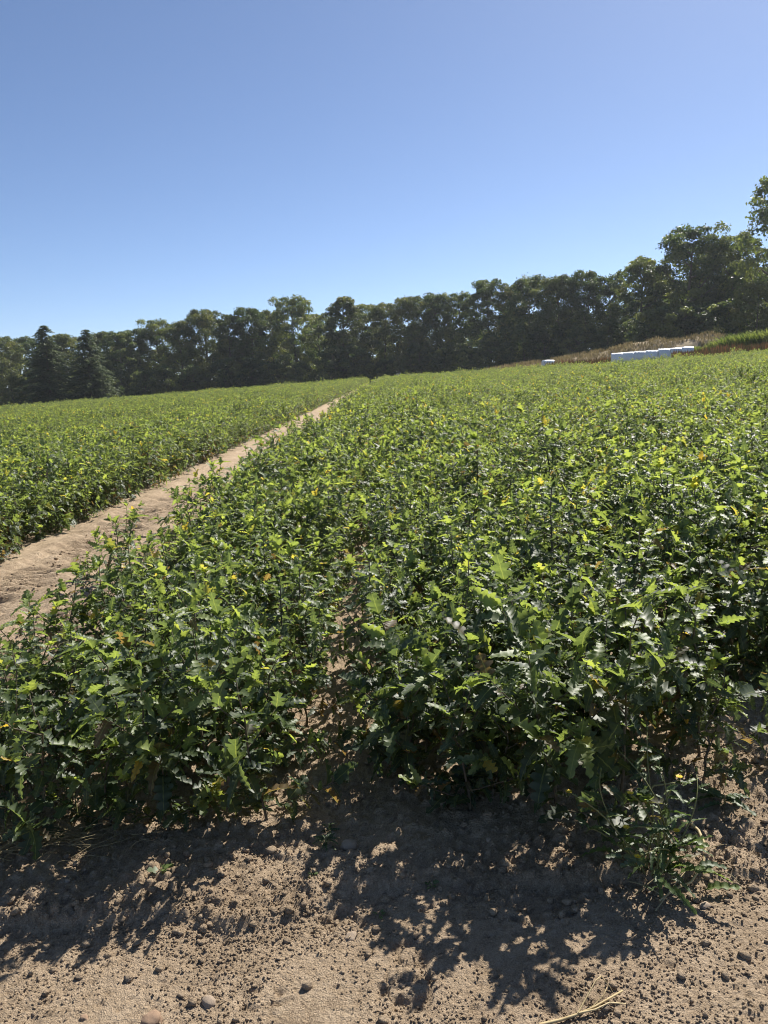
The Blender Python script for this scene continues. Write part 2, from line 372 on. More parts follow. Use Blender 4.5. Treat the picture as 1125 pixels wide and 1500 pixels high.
def grow_plant(seed, height, shoots, tips=0.5, brown=0.05, big=1.0):
    """a young oak: stem and shoot polylines, and its leaves as (origin, 3x3, length, shape, tint)"""
    r = np.random.default_rng(seed)
    lean = r.normal(0, 0.10, 2)
    n = 9; t = np.linspace(0, 1, n)
    wob = np.cumsum(r.normal(0, 0.012, (n, 2)), 0)
    stem = np.stack([lean[0] * height * t ** 1.5 + wob[:, 0], lean[1] * height * t ** 1.5 + wob[:, 1], height * t - 0.02], 1)
    axes = [(stem, 0.0065, True)]
    for k in range(shoots):
        f = 0.04 + 0.70 * (k + r.random()) / shoots
        p0 = np.array([np.interp(f, t, stem[:, i]) for i in range(3)])
        az = k * 2.4 + r.random() * 1.2; el = math.radians(r.uniform(5, 30) if k < 2 else r.uniform(15, 58))
        ln = height * r.uniform(0.28, 0.5) * (1.15 - 0.55 * f)
        s = np.linspace(0, 1, 6)
        d = np.array([math.cos(az) * math.cos(el), math.sin(az) * math.cos(el), math.sin(el)])
        P = p0 + s[:, None] * d * ln; P[:, 2] += 0.22 * ln * s ** 2; P += np.cumsum(r.normal(0, 0.006, (6, 3)), 0) * s[:, None]
        axes.append((P, 0.0035, False))
    leaves = []
    for P, rad, main in axes:
        seg = np.linalg.norm(np.diff(P, axis=0), axis=1); L = seg.sum(); cum = np.concatenate([[0], np.cumsum(seg)]) / L
        cnt = max(6, int(L / (0.027 if main else 0.022))); ph = r.random() * 6.28
        for i in range(cnt + 4):
            f = min(1.0, (0.14 + 0.86 * (i + 0.5) / cnt)) if i < cnt else 1.0
            if main and f < 0.16 and r.random() < 0.4: continue
            p = np.array([np.interp(f, cum, P[:, k]) for k in range(3)])
            ax = np.array([np.interp(min(1, f + 0.05), cum, P[:, k]) - np.interp(max(0, f - 0.12), cum, P[:, k]) for k in range(3)]); ax /= np.linalg.norm(ax)
            a = ph + i * 2.4
            side = np.cross(ax, [0.3, 0.2, 0.9]); side /= np.linalg.norm(side); s2 = np.cross(ax, side)
            out = math.cos(a) * side + math.sin(a) * s2
            spread = r.uniform(0.7, 1.3) if i < cnt else r.uniform(0.25, 0.85)
            d = ax * math.cos(spread) + out * math.sin(spread)
            d[2] -= r.uniform(0.0, 0.5) * (1 - 0.6 * (i >= cnt)) * (1.2 - f * 0.6); d /= np.linalg.norm(d)
            hg0 = p[2] / height
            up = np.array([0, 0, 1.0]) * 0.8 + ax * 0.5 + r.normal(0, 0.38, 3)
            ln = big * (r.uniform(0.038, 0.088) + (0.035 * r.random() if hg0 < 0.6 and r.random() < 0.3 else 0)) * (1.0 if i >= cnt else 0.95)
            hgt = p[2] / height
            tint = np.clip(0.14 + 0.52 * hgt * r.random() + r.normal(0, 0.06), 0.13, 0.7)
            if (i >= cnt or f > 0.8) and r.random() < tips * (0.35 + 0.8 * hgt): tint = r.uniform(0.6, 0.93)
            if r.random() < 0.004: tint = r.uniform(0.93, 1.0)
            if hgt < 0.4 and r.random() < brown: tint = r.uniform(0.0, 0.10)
            leaves.append((p, frame(d, up), ln, int(r.integers(0, 5)), float(tint)))
    return axes, leaves

def stem_mesh(name, axes):
    mb = MB()
    for P, rad, main in axes: mb.add(*tube(P, np.linspace(rad, rad * 0.35, len(P)), 5))
    return mb.mesh(name, [M_STEM], True)
def foliage_arrays(leaves, shapes):
    mb = MB()
    for p, R, ln, k, tint in leaves:
        V, F, mid = shapes[k % len(shapes)]
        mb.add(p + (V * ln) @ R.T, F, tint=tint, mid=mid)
    return mb
PLANTS = []
for k in range(12):
    h = [0.56, 0.66, 0.60, 0.74, 0.50, 0.64, 0.82, 0.58, 0.70, 0.62, 0.72, 0.54][k]
    PLANTS.append((h,) + grow_plant(100 + k, h, 6 + k % 3, tips=0.55 + 0.07 * (k % 5), brown=0.03 + 0.08 * (k % 5 == 0)))
for k in range(5):                   # sturdier plants with larger, darker leaves at the row ends
    h = [0.60, 0.70, 0.64, 0.56, 0.74][k]
    PLANTS.append((h,) + grow_plant(300 + k, h, 5 + k % 2, tips=0.30 + 0.05 * k, brown=0.03, big=1.42))
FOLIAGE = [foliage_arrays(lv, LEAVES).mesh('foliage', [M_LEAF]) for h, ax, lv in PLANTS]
STEMS = [stem_mesh('stem', ax) for h, ax, lv in PLANTS]
TINTS = [0.05, 0.17, 0.26, 0.36, 0.50, 0.68, 0.85, 0.97]
LEAF_MESH = {}
for k, (V, F, mid) in enumerate(LEAVES):
    for j, tv in enumerate(TINTS):
        LEAF_MESH[k, j] = mesh_np('leaf', V, F, [M_LEAF], {'tint': np.full(len(V), tv), 'mid': mid})

# planting pattern: five lines to a bed, beds running away from the camera, wheeling between them
BED, LINES = 1.58, (-0.54, -0.27, 0.0, 0.27, 0.54)
def bed_front(cx, x):
    if cx < -3: return 3.2
    if cx < -0.5: return 2.40 + 0.05 * math.sin(x * 5) + (0.06 if x < -1.2 else 0)
    if cx < 1.3: return 2.38 + 0.22 * max(0, x - 0.55)
    return 3.15 + 0.25 * (x - 1.5)
beds = [-1.07 + BED * k for k in range(0, 52)] + [-4.52 - BED * k for k in range(0, 50)]
near_list, far_list = [], []
for cx in beds:
    for ol in LINES:
        x0 = cx + (ol if not (-2 < cx < -0.5 and ol < 0) else ol * 1.09)
        y = bed_front(cx, x0) + rnd.random() * 0.1
        yend = float(field_end(x0))
        while y < yend:
            stp = 0.165 if y < 12 else (0.21 if y < 30 else (0.33 if y < 60 else 0.55))
            x = x0 + rnd.gauss(0, 0.045); yy = y + rnd.gauss(0, 0.04)
            y += stp * rnd.uniform(0.75, 1.25)
            if abs(x) > 0.60 * yy + 3.0: continue
            # patches of weaker and stronger growth, a few gaps
            vig = float(vnoise(np.array([x * 0.35]), np.array([yy * 0.22]), 5)[0])
            if rnd.random() < 0.04: continue
            s = (0.74 + 0.42 * vig) * rnd.uniform(0.82, 1.14)
            if rnd.random() < 0.035: s *= 1.22
            if cx > -3 and yy < bed_front(cx, x0) + 0.8: s = min(s, 1.02)
            if y > 30: s *= 1.06
            if y > 60: s *= 1.10
            if abs(x + 0.20) < 0.21 and yy < 2.66 or abs(x + 0.24) < 0.19 and yy < 3.1: continue          # the furrow opens out at the row ends
            vv = rnd.randrange(12)
            if -2 < cx < 2.3 and yy < bed_front(cx, x0) + 0.7 and rnd.random() < 0.62: vv = 12 + rnd.randrange(5)
            rec = (x, yy, rnd.uniform(0, 6.283), s, vv, cx, ol)
            u = abs(x) / yy
            if vv > 11 and not (yy < 8.0 and u < 0.56): rec = rec[:4] + (vv - 12,) + rec[5:]
            (near_list if (yy < 8.0 and u < 0.56) else far_list).append(rec)
near_list.sort(key=lambda q: math.hypot(q[0], q[1]))
def in_frame(q): return abs(q[0] - 0.0) < 0.53 * q[1] + 0.15
indiv = [q for q in near_list if in_frame(q)][:286]
ids = set(id(q) for q in indiv)
far_list += [q[:4] + (q[4] % 12,) + q[5:] for q in near_list if id(q) not in ids]
# tall shoots that stand out along the track in the photograph: pixel of the foot on the ground, height
SPECIAL = [(182, 842, 0.62, 'tall dark oak seedling with glossy leaves leaning over the dirt track edge'),
           (128, 848, 0.24, 'tiny oak seedling sprouting by itself in the bare dirt track'),
           (275, 775, 0.62, 'upright oak seedling with a leafy leader beside the bend of the track'),
           (395, 690, 0.55, 'oak seedling with leader poking over the track farther up the row')]

ORD = ['first', 'second', 'third', 'fourth', 'fifth', 'sixth', 'seventh', 'eighth', 'ninth', 'tenth', 'eleventh', 'twelfth', 'thirteenth', 'fourteenth', 'fifteenth',
       'sixteenth', 'seventeenth', 'eighteenth', 'nineteenth', 'twentieth', 'twenty-first', 'twenty-second', 'twenty-third', 'twenty-fourth', 'twenty-fifth', 'twenty-sixth', 'twenty-seventh', 'twenty-eighth', 'twenty-ninth', 'thirtieth'] + ['thirty-' + w for w in ('first', 'second', 'third', 'fourth', 'fifth', 'sixth', 'seventh', 'eighth', 'ninth')]
def oak(x, y, rz, s, v, label, group, single=False):
    o = thing('oak_seedling', label, 'seedling', (x, y, surf(x, y) - 0.01), rz, group)
    o.scale = (s * (1.1 if s < 0.9 else 1.0),) * 2 + (s,)
    st = link('stem', STEMS[v], o)
    if not single: link('foliage', FOLIAGE[v], o)
    else:
        for p, R, ln, k, tint in PLANTS[v][2]:
            j = min(range(len(TINTS)), key=lambda q: abs(TINTS[q] - tint))
            lf = bpy.data.objects.new('leaf', LEAF_MESH[k, j]); COL.objects.link(lf); lf.parent = o
            M = Matrix([list(R[0] * ln) + [p[0]], list(R[1] * ln) + [p[1]], list(R[2] * ln) + [p[2]], [0, 0, 0, 1]])
            lf.matrix_local = M
    return o
front = {}
for q in indiv: front.setdefault(q[5], []).append(q)
bedname = {}
for cx in front: bedname[cx] = ('left foreground bed' if -2 < cx < -0.5 else 'right foreground bed' if -0.5 < cx < 1.3 else 'bed at right edge' if 1.3 < cx < 3 else 'farther bed at right edge' if cx > 3 else 'bed beyond the dirt track' if cx > -5 else 'farther bed beyond the dirt track')
n_single = 0
for cx, qs in front.items():
    bn = bedname[cx]; yf = bed_front(cx, cx)
    first, done = [], set()
    if -2 < cx < 2.5:
        # the row ends that show their leaves: front plants of every line, left to right
        first = [q for q in qs if q[1] < bed_front(cx, q[0]) + (0.52 if cx < 1.3 else 0.3)]
    for tier, (lo, hi) in enumerate([(0, 0.20), (0.20, 0.40), (0.40, 9)]):
        row = sorted([q for q in first if lo <= q[1] - bed_front(cx, q[0]) < hi or (tier == 0 and q[1] < bed_front(cx, q[0]))], key=lambda q: q[0])
        row = [q for q in row if id(q) not in done]
        for i, q in enumerate(row):
            done.add(id(q))
            where = ['at front end of', 'one step behind front of', 'two steps behind front of'][tier]
            oak(*q[:5], 'bushy oak seedling %s %s, %s from left' % (where, bn, ORD[i]), 'oak seedlings of the ' + bn, single=(n_single < 40 and q[1] < 3.6))
            n_single += 1
    for li, ol in enumerate(LINES):
        row = sorted([q for q in qs if q[6] == ol and id(q) not in done], key=lambda q: q[1])
        for i, q in enumerate(row):
            w = 'oak seedling in line %s of %s, %s one back' % (['one', 'two', 'three', 'four', 'five'][li], bn, ORD[min(i, 38)])
            oak(*q[:5], w, 'oak seedlings of the ' + bn)
for k, (px, py, h, lab) in enumerate(SPECIAL):
    p = on_ground(px, py); v = [6, 4, 3, 10][k]
    oak(p.x, p.y, 1.3 * k, h / PLANTS[v][0], v, lab, 'seedlings standing out beside the track', single=(k < 3))

# the rest of the field: one mass of the same seedlings
def mass_object(name, recs, variants):
    P = np.array([(q[0], q[1], float(gz(q[0], q[1])) - 0.01) for q in recs], np.float32)
    me = bpy.data.meshes.new(name); me.vertices.add(len(P)); me.vertices.foreach_set('co', P.ravel()); me.update()
    for an, ty, vals in (('rz', 'FLOAT', [q[2] for q in recs]), ('sc', 'FLOAT', [q[3] for q in recs])):
        a = me.attributes.new(an, ty, 'POINT'); a.data.foreach_set('value', np.array(vals, np.float32))
    a = me.attributes.new('vi', 'INT', 'POINT'); a.data.foreach_set('value', np.array([q[4] for q in recs], np.int32))
    for m in (M_LEAF, M_STEM): me.materials.append(m)
    o = link(name, me)
    ng = bpy.data.node_groups.new('plant_out', 'GeometryNodeTree')
    ng.interface.new_socket('Geometry', in_out='INPUT', socket_type='NodeSocketGeometry')
    ng.interface.new_socket('Geometry', in_out='OUTPUT', socket_type='NodeSocketGeometry')
    gi = ng.nodes.new('NodeGroupInput'); go = ng.nodes.new('NodeGroupOutput')
    iop = ng.nodes.new('GeometryNodeInstanceOnPoints'); iop.inputs['Pick Instance'].default_value = True
    g2 = ng.nodes.new('GeometryNodeGeometryToInstance')
    for vo in reversed(variants):
        oi = ng.nodes.new('GeometryNodeObjectInfo'); oi.inputs['Object'].default_value = vo
        oi.transform_space = 'ORIGINAL'
        ng.links.new(oi.outputs['Geometry'], g2.inputs[0])
    def attr(nm, ty):
        n = ng.nodes.new('GeometryNodeInputNamedAttribute'); n.data_type = ty; n.inputs[0].default_value = nm
        return n.outputs['Attribute']
    cx = ng.nodes.new('ShaderNodeCombineXYZ'); ng.links.new(attr('rz', 'FLOAT'), cx.inputs[2])
    ng.links.new(gi.outputs[0], iop.inputs['Points']); ng.links.new(g2.outputs[0], iop.inputs['Instance'])
    ng.links.new(attr('vi', 'INT'), iop.inputs['Instance Index'])
    ng.links.new(cx.outputs[0], iop.inputs['Rotation']); ng.links.new(attr('sc', 'FLOAT'), iop.inputs['Scale'])
    ng.links.new(iop.outputs[0], go.inputs[0])
    md = o.modifiers.new('plants', 'NODES'); md.node_group = ng
    return o
VAR = []
for k, (h, ax, lv) in enumerate(PLANTS[:12]):
    mb = foliage_arrays(lv, LEAVES)
    n0 = sum(len(f) for f in mb.F)
    for P, rad, main in ax: mb.add(*tube(P, np.linspace(rad, rad * 0.35, len(P)), 4), tint=0.3, mid=0.0)
    nf = sum(len(f) for f in mb.F)
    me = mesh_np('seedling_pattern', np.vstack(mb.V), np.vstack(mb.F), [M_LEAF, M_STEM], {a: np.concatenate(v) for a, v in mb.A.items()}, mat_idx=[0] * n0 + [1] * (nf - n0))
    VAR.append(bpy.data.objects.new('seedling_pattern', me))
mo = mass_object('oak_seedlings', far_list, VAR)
tag(mo, 'dense green oak seedlings filling the rest of the sloping nursery field', 'seedlings', kind='stuff')
print('plants', len(indiv), len(far_list), 'single', n_single)

# ------------------------------------------------------------------ the forest edge
def leaf_cards(r, C, size, n_out, tint, elong=1.0):
    n = len(C)
    nv = n_out + r.normal(0, 0.9, (n, 3)); nv /= np.linalg.norm(nv, axis=1)[:, None] + 1e-9
    a = np.cross(nv, r.normal(0, 1, (n, 3))); a /= np.linalg.norm(a, axis=1)[:, None] + 1e-9
    b = np.cross(nv, a); s = size * r.uniform(0.6, 1.25, n)[:, None]
    k = 0.28 * s * nv
    V = np.stack([C - a * s * elong, C - b * s * 0.55 + k, C + a * s * elong, C + b * s * 0.6 - k * 0.4], 1).reshape(-1, 3)
    F = np.arange(4 * n).reshape(n, 4)
    return V, F, np.repeat(tint, 4)
def broadleaf(seed, h, wid, low=0.05, clumps=84, per=230, size=0.20, tall=1.0):
    r = np.random.default_rng(seed); mb = MB()
    base = np.array([0, 0, 0.0]); lean = r.normal(0, 0.03, 2)
    zs = np.linspace(0, 1, 9)
    trunk = np.stack([lean[0] * h * zs + 0.2 * np.sin(zs * 4 + seed), lean[1] * h * zs + 0.2 * np.cos(zs * 3 + seed) - 0.2, h * 0.86 * zs - 0.2], 1)
    tb = MB(); tb.add(*tube(trunk, h * 0.021 * (1 - 0.88 * zs), 8))
    cents = []
    for k in range(clumps):
        t = low + (1 - low) * (k + r.random()) / clumps
        prof = math.sqrt(max(0.05, 1 - ((t - 0.46) / 0.56) ** 2))
        rad = wid * prof * r.random() ** 0.40 * (0.80 + 0.32 * r.random())
        az = k * 2.399 + r.normal(0, 0.3)
        c = np.array([math.cos(az) * rad, math.sin(az) * rad, t * h * 0.94])
        cents.append((c, r.uniform(0.15, 0.25) * wid * (1.1 - 0.3 * t)))
    top = [(np.array([lean[0] * h + r.normal(0, wid * 0.24), lean[1] * h + r.normal(0, wid * 0.24), h * (0.92 - 0.03 * i)]), wid * r.uniform(0.14, 0.22)) for i in range(6)]
    for c, cr in cents + top:
        n = int(per * r.uniform(0.6, 1.3)); d = r.normal(0, 1, (n, 3)); d /= np.linalg.norm(d, axis=1)[:, None]
        d[:, 2] = np.where((d[:, 2] < -0.25) & (r.random(n) < 0.7), -d[:, 2], d[:, 2])
        rr = cr * (0.55 + 0.5 * r.random((n, 1)) ** 0.7) * (1 + 0.16 * r.normal(0, 1, (n, 1)))
        C = c + d * rr * np.array([1.15, 1.15, 0.80])
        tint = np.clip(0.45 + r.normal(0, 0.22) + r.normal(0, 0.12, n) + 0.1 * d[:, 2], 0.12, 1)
        V, F, T = leaf_cards(r, C, size, d + np.array([0, 0, 0.5]), tint)
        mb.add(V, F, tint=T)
    for k in range(16):                               # limbs to some of the clumps
        c, cr = cents[int(r.integers(0, len(cents)))]
        z0 = max(0.12 * h, c[2] - h * r.uniform(0.10, 0.22)); f = min(1, (z0 + 0.2) / (h * 0.86))
        p0 = np.array([np.interp(f, zs, trunk[:, i]) for i in range(3)]); s = np.linspace(0, 1, 5)[:, None]
        P = p0 + (c - p0) * s; P[:, 2] -= (0.06 * h * np.sin(np.pi * s[:, 0])) * 0.5
        tb.add(*tube(P, h * 0.007 * (1 - 0.75 * s[:, 0]), 5))
    return mb, tb
def conifer(seed, h, wid):
    r = np.random.default_rng(seed); mb = MB(); tb = MB()
    zs = np.linspace(0, 1, 7); tb.add(*tube(np.stack([0 * zs, 0 * zs, h * zs - 0.2], 1), h * 0.014 * (1 - 0.9 * zs), 7))
    z = 0.25
    while z < h - 0.15:
        t = z / h; ln = wid * (1 - t) ** 0.66 * (1 if t > 0.08 else 0.85) + 0.05
        nb = 13 if t < 0.6 else 10
        for k in range(nb):
            zb = z; z += r.uniform(-0.3, 0.3) * min(1, (h - z) / 2); az = r.random() * 6.283; L = ln * r.uniform(0.5, 1.2); n = max(5, int(L / 0.13))
            s = np.linspace(0.12, 1, n)
            C = np.stack([math.cos(az) * L * s, math.sin(az) * L * s, z + (0.22 * s - (0.5 + 0.25 * r.random()) * s ** 2 + 0.2 * s ** 3) * L], 1)
            side = np.array([-math.sin(az), math.cos(az), 0])
            for sg in (-1, 0, 1):
                CC = C + side * sg * (0.05 + 0.22 * L * (1 - s[:, None])) * r.uniform(0.5, 1, (n, 1)) + r.normal(0, 0.05, (n, 3))
                CC[:, 2] -= 0.10 * abs(sg)
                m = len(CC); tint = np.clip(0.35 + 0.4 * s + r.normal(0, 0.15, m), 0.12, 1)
                a = np.array([math.cos(az), math.sin(az), -0.35]) + sg * side * 0.7 + r.normal(0, 0.25, (m, 3)); a /= np.linalg.norm(a, axis=1)[:, None]
                b = np.cross(a, np.array([0, 0, 1.0]) + r.normal(0, 0.5, (m, 3))); b /= np.linalg.norm(b, axis=1)[:, None]
                w = r.uniform(0.16, 0.30, (m, 1)); hw = w * 0.34
                V = np.stack([CC - a * w * 0.4, CC + b * hw - [0, 0, 0.05], CC + a * w, CC - b * hw - [0, 0, 0.05]], 1).reshape(-1, 3)
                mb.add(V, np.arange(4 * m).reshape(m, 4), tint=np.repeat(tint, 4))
            z = zb
        z += 0.34 + 0.12 * r.random()
    return mb, tb
def tree_data(kind, seed, h, w, **kw):
    mb, tb = (conifer if kind == 'spruce' else broadleaf)(seed, h, w, **kw)
    mat = {'spruce': M_SPRUCE, 'pale': M_TREE_PALE, 'olive': M_TREE_OLIVE}.get(kind, M_TREE)
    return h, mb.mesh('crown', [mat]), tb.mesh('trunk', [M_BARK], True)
BROAD = [tree_data('broad', 21, 18, 5.8), tree_data('olive', 22, 18, 6.8, clumps=120), tree_data('broad', 23, 18, 5.2, clumps=90), tree_data('broad', 24, 18, 6.2, low=0.04),
         tree_data('olive', 25, 18, 4.6, clumps=84, low=0.05), tree_data('broad', 26, 18, 7.2, clumps=130), tree_data('olive', 27, 18, 5.5)]
LOOSE = tree_data('broad', 41, 18, 5.4, clumps=70, per=95, size=0.22)
SPR = [tree_data('spruce', 31, 13, 4.3), tree_data('spruce', 32, 12.4, 3.9)]
PALE = tree_data('pale', 51, 7, 3.4, clumps=46, per=120, size=0.14, low=0.03)
SHRUB = [tree_data('broad', 61 + k, 5, 2.7, clumps=34, per=150, size=0.15, low=0.02) for k in range(3)]
def plant_tree(name, data, px, top, D, rz, label, group, wide=1.0, cat='tree'):
    p = at_depth(px, 540, D); g = float(gz(p.x, p.y)); t = at_depth(px, top, D)
    h = t.z - g; s = h / data[0]
    o = thing(name, label, cat, (p.x, p.y, g - 0.1), rz, group)
    o.scale = (s * wide, s * wide, s)
    link('crown', data[1], o); link('trunk', data[2], o)
    return o
# forest edge, left to right: (pixel x, pixel of the top, distance, pattern, stretch)
FOREST_L = [(2, 489, 168, 1, 1.0), (40, 490, 176, 3, 1.0), (92, 486, 170, 1, 1.0), (150, 482, 168, 6, 1.0)]
FOREST = [(176, 481, 160, 2, 1.0), (203, 478, 165, 3, .95), (235, 464, 166, 0, .95), (268, 466, 160, 6, .95), (303, 449, 163, 1, .9), (340, 456, 158, 4, 1.0), (368, 446, 160, 3, .95),
          (400, 450, 166, 6, .9), (434, 429, 160, 0, .9), (470, 455, 168, 2, 1.0), (506, 429, 158, 4, 1.15), (536, 441, 165, 3, .9), (566, 439, 160, 6, .9), (604, 430, 158, 1, .85),
          (640, 427, 160, 5, .8), (676, 424, 158, 0, .85), (717, 404, 152, 2, 1.0), (748, 412, 150, 6, .85), (780, 400, 145, 5, .85), (822, 399, 140, 1, .85), (856, 392, 138, 3, .9), (893, 399, 136, 0, .9)]
FOREST_R = [(936, 371, 128, 2, 1.0), (962, 385, 132, 6, .8), (1003, 324, 124, 0, .95), (1038, 352, 128, 1, .75), (1072, 336, 122, 3, .85)]
G = 'trees of the forest edge'
for i, (px, tp, D, v, w) in enumerate(FOREST_L):
    plant_tree('forest_tree', BROAD[v], px, tp, D, 1.1 * i, ['dark broadleaf tree at the far left end of the forest edge', 'broadleaf tree just left of the first spruce at the forest edge', 'forest tree half hidden behind and between the two spruces', 'forest tree showing its top behind the right-hand spruce'][i], G, w)
named = {8: 'tall round-topped broadleaf tree rising above its neighbours, centre left of forest edge', 10: 'slender broadleaf tree with a domed top rising over the middle of the forest',
         0: 'broadleaf tree close against the right side of the darker spruce', 16: 'tree stepping up higher above the left end of the dry bank', 20: 'broad-crowned tree directly above the left group of white bales'}
for i, (px, tp, D, v, w) in enumerate(FOREST):
    lab = named.get(i, 'dark green broadleaf tree in the forest edge, %s to the right of the spruces' % ORD[i])
    plant_tree('forest_tree', BROAD[v], px, tp, D, 0.9 * i + 0.3, lab, G, w)
labs = ['tree at the notch where the taller right-hand forest begins', 'lower crown tucked beside the tallest tree of the right-hand forest', 'tall tree with a thin ragged top above the white bales',
        'rounded tree just right of the ragged-topped tall tree', 'wide tree below the highest crown at the right edge']
for i, (px, tp, D, v, w) in enumerate(FOREST_R):
    plant_tree('forest_tree', BROAD[v] if i != 2 else BROAD[0], px, tp, D, 1.7 * i + 0.5, labs[i], G, w)
plant_tree('forest_tree', LOOSE, 1128, 250, 112, 0.6, 'tallest tree with loose open crown, cut by the right edge', G, 0.85)
plant_tree('forest_tree', BROAD[3], 1180, 300, 116, 2.0, 'big tree outside the right edge behind the pale tree', G, 0.9)
plant_tree('spruce_tree', SPR[0], 70, 473, 132, 0.4, 'left of two spruces, wide and grey-green, in front of the forest', 'two spruces before the forest', 1.3)
plant_tree('spruce_tree', SPR[1], 130, 479, 134, 2.1, 'right of two spruces, narrower and darker, in front of the forest', 'two spruces before the forest', 1.25)
plant_tree('broadleaf_tree', PALE, 16, 549, 128, 0.0, 'small pale bushy tree at the left end below the forest', G, 0.8)
plant_tree('broadleaf_tree', PALE, 1100, 408, 100, 0.8, 'small yellowish-green tree standing before the dark forest at right', G, 0.9)
plant_tree('broadleaf_tree', PALE, 1152, 440, 98, 2.8, 'second yellowish-green tree at the very right edge', G, 0.9)
k = 0
for px in range(-40, 1180, 46):                    # second row, seen only through gaps and over dips
    D = float(np.interp(px, [0, 700, 900, 1100], [186, 180, 158, 134])); tp = float(np.interp(px, [-40, 60, 200, 300, 430, 640, 720, 850, 900, 940, 1000, 1080, 1180], [518, 514, 508, 494, 484, 474, 460, 448, 446, 430, 402, 392, 370]))
    plant_tree('forest_tree', BROAD[(k * 3) % 7], px + rnd.uniform(-8, 8), tp + rnd.uniform(-3, 6), D, k * 1.3, 'shaded half-hidden tree behind the forest front, %s from the left' % ORD[k], 'hidden second row of the forest', 1.1); k += 1
k = 0
for px in range(165, 930, 40):                     # undergrowth along the foot of the trees
    D = float(np.interp(px, [0, 600, 720, 900], [154, 152, 144, 130])); tp = float(np.interp(px, [165, 430, 620, 720, 800, 930], [548, 522, 510, 496, 480, 470])) + rnd.uniform(-12, 10)
    plant_tree('forest_shrub', SHRUB[k % 3], px + rnd.uniform(-10, 10), tp, D, k * 1.1, 'leafy understorey shrub at the shaded foot of the forest, %s from the spruces' % ORD[k], 'shrubs at the foot of the forest', 1.0, 'shrub'); k += 1
for i, px in enumerate((955, 990, 1030, 1062)):
    plant_tree('forest_shrub', SHRUB[i % 3], px, 452 - 4 * i, 116 - 2 * i, i * 2.1, 'dark shrub under the right-hand trees, %s from the left' % ORD[i], 'shrubs under the right-hand trees', 1.1, 'shrub')

# ------------------------------------------------------------------ dry bank, bales, broom and dock behind the field
bx = np.linspace(9, 47, 120); by = np.linspace(-5, 5, 34)
BX, BY = np.meshgrid(bx, by)
crest = np.interp(BX, [9, 14, 20, 26, 30, 33, 36, 39, 43, 47], [0, .5, .9, 1.4, 2.1, 2.4, 2.0, 2.3, 1.9, 0.0])
BYc = 104 - 0.25 * (BX - 14) + BY
prof = np.clip(1 - (BY / 5) ** 2, 0, 1)
BZ = gz(BX, BYc) - 0.1 + crest * prof * (1 + 0.25 * fbm(BX * 0.35, BYc * 0.5, 7, 3)) + 0.16 * fbm(BX * 1.4, BYc * 1.4, 8, 3) * prof
In = np.arange(BX.size).reshape(BX.shape)
Fq = np.stack([In[:-1, :-1], In[:-1, 1:], In[1:, 1:], In[1:, :-1]], -1).reshape(-1, 4)
M_BANK = simple_mat('dry_bank', (0.20, 0.155, 0.085), (0.42, 0.33, 0.21), 0.35, 0.95, 0.05, 3)
bank = link('earth_bank', mesh_np('earth_bank', np.stack([BX, BYc, BZ], -1).reshape(-1, 3), Fq, [M_BANK], smooth=True)); bank['kind'] = 'structure'
def blades(r, P, h, w, tint, lean=0.25):
    n = len(P); a = r.random(n) * 6.283; ca = np.stack([np.cos(a), np.sin(a), 0 * a], 1) * (w * r.uniform(0.6, 1.3, n))[:, None]
    T = P + np.stack([r.normal(0, lean, n) * h, r.normal(0, lean, n) * h, h], 1)
    Mx = P * 0.45 + T * 0.55 + np.stack([0 * h, 0 * h, 0.08 * h], 1)
    V = np.stack([P - ca, P + ca, Mx + ca * 0.8, T, Mx - ca * 0.8], 1).reshape(-1, 3)
    b = np.arange(n)[:, None] * 5
    F = np.vstack([b + np.array([[0, 1, 2]]), b + np.array([[0, 2, 4]]), b + np.array([[4, 2, 3]])])
    return V, F, np.repeat(tint, 5)
r = np.random.default_rng(71)
n = 15000; ii = r.integers(0, BX.size, n); P = np.stack([BX.ravel()[ii], BYc.ravel()[ii], BZ.ravel()[ii] - 0.03], 1) + np.stack([r.normal(0, .15, n), r.normal(0, .15, n), np.zeros(n)], 1)
pat = vnoise(P[:, 0] * 0.45, P[:, 1] * 0.45, 14)
keep = pat > 0.42; P = P[keep]; pat = pat[keep]; n = len(P)
V, F, T = blades(r, P, r.uniform(0.2, 0.62, n), np.full(n, 0.04), np.clip(0.15 + 0.85 * pat * r.uniform(0.4, 1.2, n), 0, 1))
tag(link('dry_grass', mesh_np('dry_grass', V, F, [M_DRY], {'tint': T})), 'dry yellow-brown grass growing over the bank behind the bales', 'grass', kind='stuff')

def bale_mesh(seed):
    r = np.random.default_rng(seed); mb = MB(); nu, R, L = 26, 0.64, 1.18
    prof = [(0.0, 0.0), (0.0, 0.30), (0.0, 0.54), (0.01, 0.615), (0.04, 0.638), (0.2, 0.64), (0.4, 0.645), (0.59, 0.64), (0.78, 0.645), (0.98, 0.64), (1.14, 0.638), (1.17, 0.615), (1.18, 0.54), (1.18, 0.30), (1.18, 0.0)]
    V = []
    for i, (x, q) in enumerate(prof):
        for j in range(nu):
            a = 2 * math.pi * j / nu
            # a wrapped bale that has sagged into a squarish section
            e = 1.0 / max(abs(math.cos(a)), abs(math.sin(a))); sq = 1 + 0.30 * (e - 1)
            d = 1 + 0.018 * math.sin(3 * a + seed + i) + r.normal(0, 0.008)
            V.append((x - 0.59 + r.normal(0, 0.006), q * sq * d * math.cos(a), max(0.0, 0.63 + q * sq * d * math.sin(a))))
    F = [(i * nu + j, (i + 1) * nu + j, (i + 1) * nu + (j + 1) % nu, i * nu + (j + 1) % nu) for i in range(len(prof) - 1) for j in range(nu)]
    return mesh_np('bale', np.array(V), np.array(F), [M_FILM], smooth=True)
BALES = [bale_mesh(k) for k in range(4)]
pa, pb = at_depth(905, 512, 80.5), at_depth(1006, 508, 79.0)
